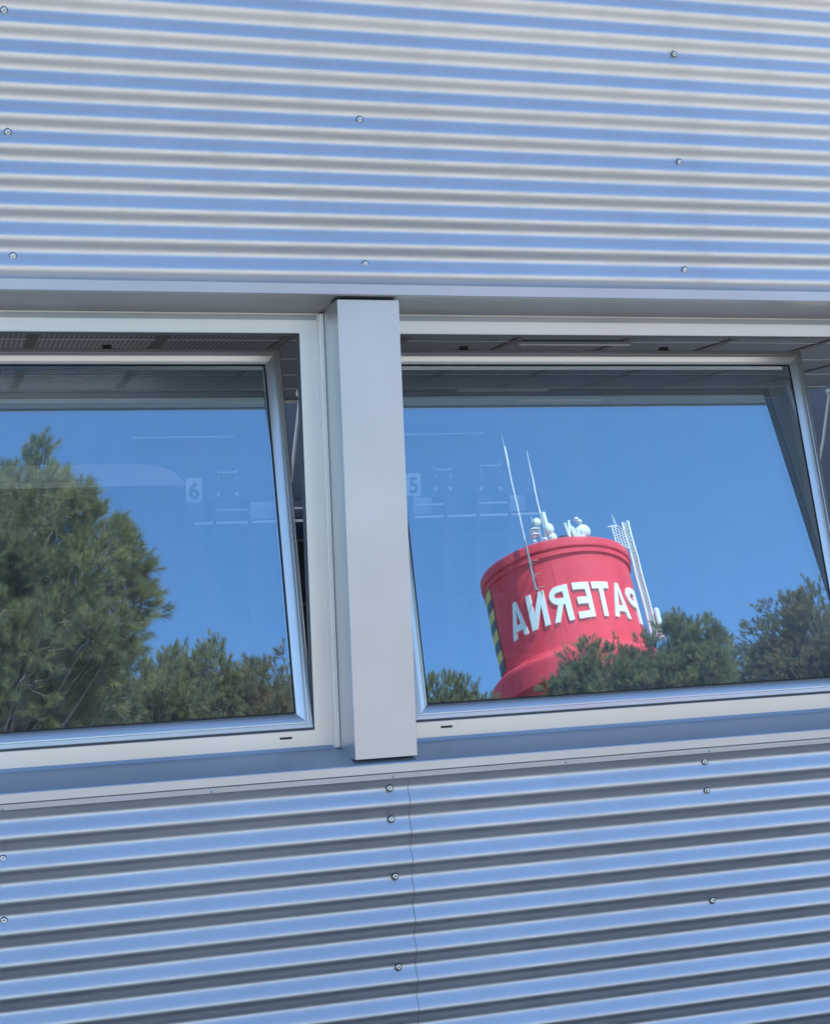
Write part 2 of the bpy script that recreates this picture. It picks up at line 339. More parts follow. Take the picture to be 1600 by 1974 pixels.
for k in (-2, 1, 2):
    base = px[{-2: 0, 1: 3, 2: 4}[k]]
    window(base + .1674 + .047, base + 1.725 - .067, [.065, .94])
M_lin = mat('reveal_lining', (.12, .13, .14), .6)
MB().box(RX0 - .1, RX1 + .1, .215, .262, .7160, .785).build('head_lining', M_lin, B)
MB().box(RX0 - .1, RX1 + .1, .215, .262, -.56, -.4560).build('sill_lining', M_lin, B)
for x in px: MB().box(x - .010, x + .1760, .2155, .262, -.455, .715).build('post_lining', M_lin, B)
# reveal fillers between frame and pillar
for x in px[1:]:
    MB().bbox(x - .0135, x - .0005, .168, .20, -.452, .7165, .002).build('reveal_trim', M_frame, B)
for x in px[:-1]:
    MB().box(x + .1680, x + .1674 + .012, .150, .1800, -.455, .72).build('reveal_trim', M_flash, B)

# screws: dished washer, hex head
def screw(x, y, z, r=.0092):
    q = MB()
    q.lathe([(0.0001, 0), (r, 0), (r, .0014), (r * .8, .0020)], n=20, mi=1)
    q.lathe([(r * .80, .0010), (r * .78, .0026), (r * .72, .0030), (r * .5, .0030)], n=20)
    hp = [(r * .52 * math.cos(PI / 3 * k), r * .52 * math.sin(PI / 3 * k)) for k in range(6)]
    q.add([(a, b_, .003) for a, b_ in hp] + [(a, b_, .0062) for a, b_ in hp] + [(a * .75, b_ * .75, .0072) for a, b_ in hp] + [(a * .3, b_ * .3, .0066) for a, b_ in hp],
          [(i + 6 * j, (i + 1) % 6 + 6 * j, (i + 1) % 6 + 6 * (j + 1), i + 6 * (j + 1)) for j in range(3) for i in range(6)] + [(18, 19, 20, 21, 22, 23)])
    rot = random.uniform(0, 6.28); tlt = random.uniform(-.05, .05)
    q.v = [(x + a * math.cos(rot) - b_ * math.sin(rot), y - c + tlt * a, z + a * math.sin(rot) + b_ * math.cos(rot)) for a, b_, c in q.v]
    q.build('screw', [M_screw, M_washer], B)
for x, z in [(.191, 1.437), (.191, 1.132), (.194, .824), (1.091, 1.207), (1.090, .822), (2.019, 1.437), (2.018, 1.130), (2.018, .824)]:
    screw(x, .0195, z)
for x, z in [(.127, -.640), (.125, -.788), (1.099, -.549), (1.100, -.629), (1.104, -.777), (1.103, -1.009), (2.006, -.549), (2.008, -.628), (2.009, -.930)]:
    screw(x, .0195, z)
for x, z in [(.129, -.5195), (.633, -.5185), (1.105, -.518), (1.586, -.5175), (2.013, -.518)]:
    q = MB(); q.lathe([(.0001, .0016), (.0022, .0016), (.0040, .0008), (.0042, 0)], n=14); q.lathe([(.0001, .0024), (.0014, .0024), (.0014, .0014)], n=10, mi=1)
    q.v = [(x + a, .0045 - c, z + b_) for a, b_, c in q.v]; q.build('rivet', [M_galv, M_washer], B)

# shell: roof with parapet cap, end walls with large openings added to let daylight in, back wall, floor
LIGHT_GAPS = [(-5.8, -.5), (5.7, 11.8)]                       # unseen roof openings added to light the room
rm = MB()
for xa, xb, yb in ((BX0, -5.8, BY1), (-.5, 5.7, 6.0), (11.8, BX1, BY1)): rm.box(xa, xb, .03, yb, TOP, TOP + .18)
rm.box(-.5, 5.7, 8.15, BY1, TOP, TOP + .18)  # rear gap left open, out of view, to wash the back wall with daylight
for xa, xb in LIGHT_GAPS: rm.box(xa, xb, .03, .6, TOP, TOP + .18).box(xa, xb, 8.2, BY1, TOP, TOP + .18)
rm.build('roof', M_galv, B)
MB().bbox(BX0, BX1, -.012, .27, TOP - .06, TOP + .20, .004).build('parapet_cap', M_flash, B)
CZ = 1.15
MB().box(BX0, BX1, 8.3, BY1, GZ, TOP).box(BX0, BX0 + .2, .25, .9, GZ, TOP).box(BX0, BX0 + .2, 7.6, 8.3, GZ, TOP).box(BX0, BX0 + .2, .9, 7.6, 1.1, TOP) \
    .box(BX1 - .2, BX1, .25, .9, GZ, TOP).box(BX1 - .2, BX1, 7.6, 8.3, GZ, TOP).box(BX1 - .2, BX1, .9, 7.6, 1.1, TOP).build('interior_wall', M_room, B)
MB().box(BX0, BX1, .25, 8.3, GZ + .004, GZ + .02).build('interior_floor', M_floor, B)

# ceiling: slatted tiles in a T-grid near the windows, plain dark tiles beyond
M_slat = mat('slatted_tile', (.09, .10, .11), .55, .3)
N, L, b = nodes(M_slat)
tc = N.new('ShaderNodeTexCoord'); wv = N.new('ShaderNodeTexWave'); wv.wave_type = 'BANDS'; wv.bands_direction = 'X'; wv.inputs['Scale'].default_value = 14.0; wv.inputs['Distortion'].default_value = 0
rp = N.new('ShaderNodeValToRGB'); rp.color_ramp.elements[0].position = .40; rp.color_ramp.elements[1].position = .60
rp.color_ramp.elements[0].color = (.028, .034, .044, 1); rp.color_ramp.elements[1].color = (.125, .145, .175, 1)
L.new(tc.outputs['Object'], wv.inputs[0]); L.new(wv.outputs[0], rp.inputs[0]); L.new(rp.outputs[0], b.inputs['Base Color'])
M_tile = noise_vary(mat('dark_ceiling_tile', rough=.8), (.045, .055, .07), (.06, .07, .085), scale=4)
M_grid = mat('ceiling_grid_metal', (.34, .36, .39), .4)
M_gap = mat('ceiling_seam', (.03, .033, .04), .7)
cm = MB(); cm.box(-.5, 5.7, .25, 5.15, CZ, CZ + .03, 0); cm.box(-.5, 5.7, 5.15, 5.78, CZ, CZ + .03, 1); co = cm.build('ceiling', [M_slat, M_tile], B)
q = MB()
rows = [3.34 - .615 * k for k in range(5, -1, -1)] + [3.34 + .61 * k for k in range(1, 5)]
for y in rows:
    if y > .3: q.box(-.5, 5.7, y - .008, y + .008, CZ - .003, CZ - .0005, 0)
for k in range(-10, 20):
    x = 1.02 + .585 * k
    if -.4 < x < 5.6: q.box(x - .022, x + .022, .3, 5.12, CZ - .006, CZ - .0035, 1)
q.build('ceiling_grid', [M_grid, M_gap], B)
M_dif = mat('lamp_diffuser', (.33, .34, .35), .4)
for (x, y, ln) in [(1.98, 5.72, .62), (3.30, 5.18, .60), (3.92, 5.74, .60), (3.0, 3.32, .60)]:
    MB().bbox(x - .2, x - .2 + ln, y - .020, y + .020, CZ - .022, CZ - .004, .003).build('ceiling_lamp', M_dif, B)
for (x, y, ln) in [(1.45, 8.2, .80), (3.35, 8.2, 1.0)]:
    MB().bbox(x, x + ln, y - .02, y + .098, 1.145, 1.160, .003).build('wall_lamp', M_dif, B)

# ------------------------------------------------------------------ things in the room
KB = .6123; YB = 8.298
def BW(x, z): return x * KB, z * KB             # back wall coordinates
def digit_mesh(ch, h):
    cu_ = bpy.data.curves.new('digit', 'FONT'); cu_.body = ch; cu_.size = h / .70; cu_.align_x = 'CENTER'; cu_.offset = .004; cu_.extrude = .0008
    t = bpy.data.objects.new('tmp', cu_); COL.objects.link(t); bpy.context.view_layer.update()
    me = bpy.data.meshes.new_from_object(t.evaluated_get(bpy.context.evaluated_depsgraph_get())); bpy.data.objects.remove(t); return me
def sign(x0, z1, ch, label):
    wdt, hgt = .128, .195
    t = empty('number_sign', (x0 + wdt / 2, YB, z1 - hgt / 2)); tag(t, label, 'sign', 'numbered plates on the room wall')
    q = MB(); q.bbox(x0, x0 + wdt, YB - .008, YB - .001, z1 - hgt, z1, .003); q.build('plate', M_sign, t)
    me = digit_mesh(ch, .125); me.materials.clear(); me.materials.append(M_ink)
    for v in me.vertices: v.co = Vector((v.co.x, -.0105 - v.co.z, v.co.y - .062))
    o = bpy.data.objects.new('numeral', me); COL.objects.link(o); o.parent = t
    for dx in (.010, wdt - .010):
        for dz in (.010, hgt - .010): MB().sph((x0 + dx, YB - .0085, z1 - dz), .004, n=6).build('fixing', M_ink, t)
sign(3.06 * KB, 1.365 * KB, '6', 'grey plate with the numeral 6, inside behind the left window')
sign(6.02 * KB, 1.37 * KB, '5', 'grey plate with the numeral 5, inside behind the right window beside the pillar')
def hook_rack(x0, x1, zt, zb, label, zbar=None):
    t = empty('hook_rack', ((x0 + x1) / 2, YB, zb)); tag(t, label, 'hook rack', 'hook racks on the room wall')
    zb2 = zbar or zt + .03
    MB().tube([(x0 - .01, YB - .05, zb2 + .02), (x0, YB - .05, zb2), (x1, YB - .05, zb2), (x1 + .01, YB - .05, zb2 + .02)], .006).tube([(x0, YB, zb2), (x0, YB - .05, zb2)], .004).tube([(x1, YB, zb2), (x1, YB - .05, zb2)], .004).build('bar', M_rail, t)
    for x in (x0 + .005, x1):
        MB().tube([(x, YB, zt - .03), (x, YB - .05, zt - .035), (x, YB - .06, zt - .01)], .009).build('hook', M_rail, t)
        MB().sph((x, YB - .03, zb), .020, (1, .8, 1)).tube([(x, YB, zb), (x, YB - .03, zb)], .01).build('knob', M_rail, t)
hook_rack(3.46 * KB, 3.71 * KB, 1.38 * KB, 1.14 * KB, 'white hooks and bar beside the plate with the numeral 6')
hook_rack(7.06 * KB, 7.35 * KB, 1.40 * KB, 1.13 * KB, 'white hooks and bar behind the long aerial in the right window')
hook_rack(6.41 * KB, 6.63 * KB, 1.36 * KB, 1.145 * KB, 'white hooks just right of the plate with the numeral 5')
def shelf(x0, n, label, wdt=.275):
    t = empty('shelf_unit', (x0 + n * wdt / 2, YB - .15, GZ)); tag(t, label, 'shelf unit', 'shelf units along the room wall')
    x1 = x0 + n * wdt
    q = MB()
    for k in range(n + 1): q.box(x0 + k * wdt - .012, x0 + k * wdt + .012, YB - .30, YB - .002, GZ + .02, .50 + .14)
    q.build('upright', M_dshelf, t)
    q = MB()
    for z in (-1.2, -.7, -.2, .30): q.box(x0 + .013, x1 - .013, YB - .29, YB - .02, z, z + .02)
    q.build('shelf', M_dshelf, t)
    for k in range(n):
        if k % 2 == 0: MB().tube([(x0 + k * wdt + .016, YB - .31, .563), (x0 + (k + 1) * wdt - .016, YB - .31, .563)], .008).build('rail', M_rail, t)
        MB().bbox(x0 + k * wdt + .016, x0 + (k + 1) * wdt - .016, YB - .315, YB - .30, .455, .475, .002).build('rail', M_rail, t)
        MB().box(x0 + k * wdt + .015, x0 + (k + 1) * wdt - .015, YB - .015, YB - .004, .50, .635).build('back_panel', M_sign if k % 3 == 0 else M_shelf, t)
shelf(2.88 * KB - .275, 5, 'wider grey shelf unit with white rails under the plate behind the left window')
shelf(5.98 * KB - .02, 4, 'narrower grey shelf unit with white rails inside the right window next to the pillar')

# van parked in the room, its white roof glimpsed through the left window
V_ = empty('parked_van', (-.9, 6.0, GZ)); tag(V_, 'van with white rounded roof parked inside, glimpsed through the left window behind the pine reflection', 'van')
M_van = mat('van_body_paint', (.05, .015, .018), .35); M_vw = mat('van_roof_paint', (.60, .60, .60), .35); M_vg = mat('van_window_glass', (.015, .018, .02), .1)
def hull(pts, y0, y1, ins=.0):
    q = MB(); n = len(pts)
    q.add([(x, y0, z) for x, z in pts] + [(x, y1, z) for x, z in pts], [tuple(range(n))[::-1], tuple(range(n, 2 * n))] + [(i, (i + 1) % n, n + (i + 1) % n, n + i) for i in range(n)]); return q
hull([(-3.3, -1.25), (2.25, -1.25), (2.30, -.9), (2.2, -.45), (1.60, -.20), (1.34, .56), (-3.3, .56)], 5.02, 6.98).build('body', M_van, V_)
hull([(-3.3, .565), (1.36, .575), (1.355, .60), (1.32, .635), (1.26, .668), (1.18, .69), (1.08, .70), (-3.2, .70), (-3.3, .68)], 5.0, 7.0).build('roof', M_vw, V_)
MB().tube([(-3.2, 4.99, .60), (.90, 4.99, .60)], .006).build('roof_rail', M_rail, V_)
MB().box(-3.1, 1.0, 5.005, 5.018, .0, .50).build('side_window', M_vg, V_)
for x in (.15, -.7): MB().sph((x, 4.99, .645), .018, n=10).build('marker_lamp', M_ink, V_)
for x in (-2.3, 1.55):
    for y in (5.0, 6.8):
        w_ = MB().tube([(x, y, GZ + .36), (x, y + .2, GZ + .36)], .34, 20).build('wheel', M_blk, V_)
        MB().tube([(x, y - .01, GZ + .36), (x, y + .05, GZ + .36)], .2, 16).build('rim', M_galv, None).parent = w_

# ------------------------------------------------------------------ water tower, standing behind the camera
TX, TY = 41.47, -87.33
T = empty('water_tower', (TX, TY, GZ))
tag(T, 'red round water tower with white lettering and rooftop aerials, mirrored in the right window', 'water tower')
MB().lathe([(3.4, GZ), (3.4, 29.0), (3.7, 30.2), (4.6, 32.0), (5.0, 33.4), (5.75, 33.4), (5.75, 32.75), (6.06, 32.70), (6.06, 34.05)], TX, TY, 120, sharp=True).lathe([(6.06, 34.05), (6.02, 34.25), (5.90, 34.40), (5.60, 34.52), (5.22, 34.66), (5.12, 34.97)], TX, TY, 120, sharp=True).lathe([(5.12, 34.97), (5.12, 35.44)], TX, TY, 120).build('support_stem', M_red, T)
MB().lathe([(5.1, 35.44), (5.1, 41.44), (5.24, 41.46), (5.24, 41.76), (5.13, 41.78), (5.13, 41.86), (5.30, 41.90), (5.33, 41.98), (5.33, 42.50), (5.30, 42.56), (5.0, 42.52), (5.0, 42.3), (.001, 42.6)], TX, TY, 120, sharp=True).build('tank', M_red, T)
for k in range(6):
    a = PI / 3 * k + .6; dx, dy = math.sin(a), math.cos(a); MB().tube([(TX + 5.103 * dx, TY + 5.103 * dy, 35.5), (TX + 5.103 * dx, TY + 5.103 * dy, 41.4)], .025, 6).build('panel_seam', M_red, T)
q = MB()
for k in range(8):
    z1 = 41.40 - k * .765; q.lathe([(5.0, z1 - .765), (5.17, z1 - .765), (5.17, z1), (5.0, z1)], TX, TY, 8, R(-121), R(-88), mi=k % 2, sm=False)
q.build('hazard_strip', [M_yel, M_blk], T)

# raised letters that read PATERNA round the tank (A at the far left of the mirror image is the last letter)
def letter(ch, a0, a1):
    Wd, H, RR, dep = 1.0, 1.0, 5.13, .09
    S = []                                            # strips: list of quads in the unit square, non-overlapping
    def quad(*p): S.append([Vector((*c, 0)) for c in p])
    t = .27; hb = .19
    if ch == 'T':
        quad((0, 1 - hb), (.5 - t / 2, 1 - hb), (.5 - t / 2, 1), (0, 1)); quad((.5 - t / 2, 1 - hb), (.5 + t / 2, 1 - hb), (.5 + t / 2, 1), (.5 - t / 2, 1)); quad((.5 + t / 2, 1 - hb), (1, 1 - hb), (1, 1), (.5 + t / 2, 1)); quad((.5 - t / 2, 0), (.5 + t / 2, 0), (.5 + t / 2, 1 - hb), (.5 - t / 2, 1 - hb))
    if ch == 'E':
        e = .98
        for z0, z1, xr in ((0, hb, .95), (.5 - hb / 2, .5 + hb / 2, .85), (1 - hb, 1, .95)): quad((t, z0), (xr, z0), (xr, z1), (t, z1))
        for z0, z1 in ((0, hb), (hb, .5 - hb / 2), (.5 - hb / 2, .5 + hb / 2), (.5 + hb / 2, 1 - hb), (1 - hb, 1)): quad((0, z0), (t, z0), (t, z1), (0, z1))
    if ch == 'A':
        k0 = .30
        def xl(z): return .40 * z
        def il(z): return .24 + (.5 - .24) * (z / .80)
        zs = [0, .18, .35, .60, .80]
        for za, zb in zip(zs[:-1], zs[1:]):
            quad((xl(za), za), (il(za), za), (il(zb), zb), (xl(zb), zb)); quad((1 - il(za), za), (1 - xl(za), za), (1 - xl(zb), zb), (1 - il(zb), zb))
            if za == .18: quad((il(za), za), (1 - il(za), za), (1 - il(zb), zb), (il(zb), zb))
        quad((xl(.8), .8), (.5, .8), (.5, 1), (.40, 1)); quad((.5, .8), (1 - xl(.8), .8), (.60, 1), (.5, 1))
    if ch == 'N':
        quad((0, 0), (t, 0), (t, .62), (0, .55)); quad((0, .55), (t, .62), (t, 1), (0, 1)); quad((1 - t, 0), (1, 0), (1, .45), (1 - t, .38)); quad((1 - t, .38), (1, .45), (1, 1), (1 - t, 1))
        quad((t, .62), (1 - t, 0), (1 - t, .38), (t, 1))
    if ch in 'PR':
        zb = .44 if ch == 'P' else .47; zc_, ro = (1 + zb) / 2, (1 - zb) / 2; ri = ro - hb * .92; xs = .50
        quad((0, 0), (t, 0), (t, zb), (0, zb)); quad((0, zb), (t, zb), (t, 1), (0, 1))
        quad((t, 1 - hb * .92), (xs, 1 - hb * .92), (xs, 1), (t, 1)); quad((t, zb), (xs, zb), (xs, zb + hb * .92), (t, zb + hb * .92))
        ns = 10; ex = (1 - xs)
        for i in range(ns):
            p0, p1 = -PI / 2 + PI * i / ns, -PI / 2 + PI * (i + 1) / ns
            f = lambda r, rx, p: (xs + rx * math.cos(p), zc_ + r * math.sin(p))
            quad(f(ri, ex - t, p0), f(ro, ex, p0), f(ro, ex, p1), f(ri, ex - t, p1))
        if ch == 'R':
            quad((.36, zb), (.36 + t, zb), (1, 0), (1 - t * 1.05, 0))
    q = MB()
    z0, z1 = 36.60, 39.16
    for Q in S:
        nsub = 4
        a, b_, c, d_ = Q
        V = []
        for rad in (RR + dep, RR - .10):
            for j in (0, 1):
                for i in range(nsub + 1):
                    p = (a.lerp(b_, i / nsub)) if j == 0 else (d_.lerp(c, i / nsub))
                    ang = R(a1 + (a0 - a1) * p.x); V.append((TX + rad * math.sin(ang), TY + rad * math.cos(ang), z0 + (z1 - z0) * p.y))
        n1 = nsub + 1; F = []
        for i in range(nsub):
            F.append((i, i + 1, n1 + i + 1, n1 + i)); F.append((i, 2 * n1 + i, 2 * n1 + i + 1, i + 1)); F.append((n1 + i, n1 + i + 1, 3 * n1 + i + 1, 3 * n1 + i))
        F.append((0, n1, 3 * n1, 2 * n1)); F.append((nsub, 2 * n1 + nsub, 3 * n1 + nsub, n1 + nsub))
        q.add(V, F)
    o = q.build('letter', M_letter, T); o['label'] = 'white raised letter ' + ch
for ch, a, b_ in [('P', 33.5, 49.5), ('A', 15.5, 32), ('T', .4, 14.2), ('E', -15, -1.8), ('R', -32.5, -17.8), ('N', -50.5, -36), ('A', -69.5, -54)]:
    letter(ch, a, b_)
def tp(x, y, z): return (TX + x, TY + y, z)
# long whip aerial bolted to the tank side
M_gmast = mat('dark_mast_steel', (.28, .26, .28), .6)
MB().tube([tp(-3.62, 4.40, 39.1), tp(-3.62, 4.40, 42.8)], .085, 10).build('mast', M_gmast, T)  # lower length of the mast in a darker grey
q = MB(); q.tube([tp(-3.62, 4.40, 42.8), tp(-3.62, 4.40, 48.6)], .065, 10).tube([tp(-3.62, 4.40, 48.6), tp(-3.60, 4.42, 50.2)], .10, 8).tube([tp(-3.60, 4.42, 50.2), tp(-3.60, 4.42, 51.2)], [.03, .01], 6)
for z in (39.3, 40.3, 41.3): q.tube([tp(-3.2, 3.95, z), tp(-3.62, 4.40, z)], .05, 6).tube([tp(-3.3, 3.9, z + .25), tp(-3.0, 4.5, z)], .03, 6)
q.build('whip_aerial', M_galv, T)
q = MB(); q.tube([tp(-1.97, 4.27, 42.5), tp(-1.97, 4.27, 44.8), tp(-1.97, 4.27, 47.5), tp(-1.97, 4.27, 49.95)], [.05, .06, .055, .02], 8); q.build('whip_aerial', M_white, T)
MB().tube([tp(-1.80, 4.33, 43.3), tp(-1.80, 4.33, 45.0)], .16, 12).build('sector_aerial', M_white, T)
MB().sph(tp(-1.68, 4.38, 43.62), .38, (.9, .7, 1.25)).sph(tp(-1.55, 4.42, 42.95), .30, (.95, .7, 1.1)).build('dish_aerial', M_white, T)
q = MB(); q.sph(tp(-2.32, 4.12, 44.35), .34, (1, .5, 1), 8).build('dish_aerial', M_white, T)
q = MB(); q.tube([tp(-2.25, 4.1, 42.5), tp(-2.25, 4.1, 44.1)], .04, 6).tube([tp(-2.0, 4.2, 42.5), tp(-2.0, 4.2, 43.9)], .04, 6).tube([tp(-2.58, 3.93, 42.4), tp(-2.60, 3.93, 44.9)], [.05, .03], 6); q.build('mast', M_galv, T)
q = MB()
for z in (43.82, 43.42):
    q.tube([tp(-2.58 + .28 * math.cos(a), 3.93 + .28 * math.sin(a), z) for a in np.linspace(0, 2 * PI, 13)], .07, 6)
q.build('loop_aerial', M_white, T)
q = MB()
for x, y, z in [(-2.86, 3.9, 42.62), (-2.75, 4.0, 42.95), (-2.3, 4.2, 42.62), (-2.15, 4.28, 42.95), (-1.95, 4.39, 42.68), (-1.75, 4.42, 43.0), (-2.5, 4.1, 42.55)]: q.sph(tp(x, y, z), random.uniform(.10, .16), n=8).tube([tp(x, y, 42.4), tp(x, y, z)], .03, 5)
q.build('lamp_cluster', M_white, T)
for k, (x, z0, z1, tl) in enumerate([(-.52, 42.9, 43.9, .05), (-.32, 42.8, 44.1, -.1), (-.12, 42.6, 43.8, .12), (.08, 42.5, 43.6, .15), (.28, 42.5, 43.5, .1)]):
    MB().tube([tp(x - tl, 4.72, z1), tp(x + tl, 4.70, z0)], [.11, .08], 8).tube([tp(x + .1, 4.6, 42.3), tp(x + .1, 4.6, z1 - .2)], .03, 6).build('sector_aerial', M_white, T)
MB().sph(tp(.74, 4.62, 43.30), .50, (1, .55, 1), 16).tube([tp(.74, 4.55, 43.3), tp(.40, 4.62, 42.4)], [.35, .12], 10).build('dish_aerial', M_white, T)
MB().sph(tp(.38, 4.66, 44.22), .17, n=10).sph(tp(.60, 4.64, 44.02), .17, n=10).tube([tp(.45, 4.6, 42.4), tp(.45, 4.6, 44.2)], .02, 6).build('lamp', M_white, T)
MB().lathe([(1.15, 42.4), (1.12, 43.2), (.95, 43.62), (.5, 43.86), (.001, 43.92)], TX + .05, TY + 2.5, 24).build('roof_hatch', M_lid, T)
# safety cage on the rim, and the lattice ladder running down the side
q = MB(); c0 = Vector(tp(3.25, 3.95, 0)); c1 = Vector(tp(4.75, 2.75, 0)); u = (c1 - c0); out = Vector((.62, .78, 0)) * .0
for z in (42.62, 42.85, 43.08, 43.31, 43.54, 43.77, 44.0): q.tube([c0 + Vector((0, 0, z)), c1 + Vector((0, 0, z + .12))], .035 if z > 42.7 else .07, 6)
for s_ in (0, .25, .5, .75, 1.0): q.tube([c0 + u * s_ + Vector((0, 0, 42.55)), c0 + u * s_ + Vector((0, 0, 44.1))], .05 if s_ in (0, 1) else .03, 6)
q.tube([c0 + Vector((-.3, 0, 43.95)), c0 + u * .5 + Vector((0, 0, 44.35)), c1 + Vector((0, 0, 44.25))], .045, 6)
q.tube([c0 + u * .3 + Vector((0, 0, 44.0)), c0 + u * .3 + Vector((0, 0, 45.1))], .025, 5).tube([c0 + u * .42 + Vector((0, 0, 44.0)), c0 + u * .42 + Vector((0, 0, 44.9))], .02, 5)
q.build('safety_cage', M_white, T)
q = MB(); la = Vector(tp(4.80, 2.62, 0)); lb = Vector(tp(5.15, 2.80, 0)); lc = Vector(tp(5.05, 2.35, 0)); zz = np.arange(36.0, 44.8, .30)
for p in (la, lb, lc): q.tube([p + Vector((0, 0, 35.9)), p + Vector((0, 0, 44.95))], .075, 6)
for i, z in enumerate(zz):
    for a_, b2 in ((la, lb), (lb, lc), (lc, la)):
        q.tube([a_ + Vector((0, 0, z)), b2 + Vector((0, 0, z + .30))], .045, 4); q.tube([b2 + Vector((0, 0, z)), a_ + Vector((0, 0, z))], .022, 4)
q.build('lattice_ladder', M_white, T)
q = MB(); q.tube([tp(5.45, 2.9, 35.8), tp(5.45, 2.9, 37.9)], .20, 12).tube([tp(5.45, 2.9, 37.9), tp(5.45, 2.9, 38.0)], [.2, .12], 12).tube([tp(5.0, 2.6, 36.2), tp(5.45, 2.9, 36.2)], .04, 6).tube([tp(5.0, 2.6, 37.3), tp(5.45, 2.9, 37.3)], .04, 6); q.build('sector_aerial', M_white, T)

# ------------------------------------------------------------------ pines behind the camera
def leafmat(name, c1, c2, c3):
    mt = mat(name, rough=.5); N, L, b = nodes(mt)
    at = N.new('ShaderNodeAttribute'); at.attribute_name = 'tone'
    rp = N.new('ShaderNodeValToRGB'); e = rp.color_ramp.elements; e[0].position = 0; e[0].color = (*c1, 1); e[1].position = .8; e[1].color = (*c2, 1); x = e.new(1.0); x.color = (*c3, 1)
    L.new(at.outputs['Fac'], rp.inputs[0]); L.new(rp.outputs[0], b.inputs['Base Color'])
    tr = N.new('ShaderNodeBsdfTranslucent'); L.new(rp.outputs[0], tr.inputs[0]); mx = N.new('ShaderNodeMixShader'); mx.inputs[0].default_value = .42
    out = N['Material Output']; L.new(b.outputs[0], mx.inputs[1]); L.new(tr.outputs[0], mx.inputs[2]); L.new(mx.outputs[0], out.inputs[0]); return mt
M_needle = leafmat('pine_needles', (.145, .155, .075), (.34, .325, .14), (.44, .36, .16))
M_needle2 = leafmat('olive_needles', (.145, .13, .068), (.31, .27, .125), (.42, .22, .13))
M_bark = noise_vary(mat('pine_bark', rough=.9), (.10, .075, .055), (.22, .18, .15), scale=14, bump=.6, bdist=.02, stretch=(1, 1, .3))

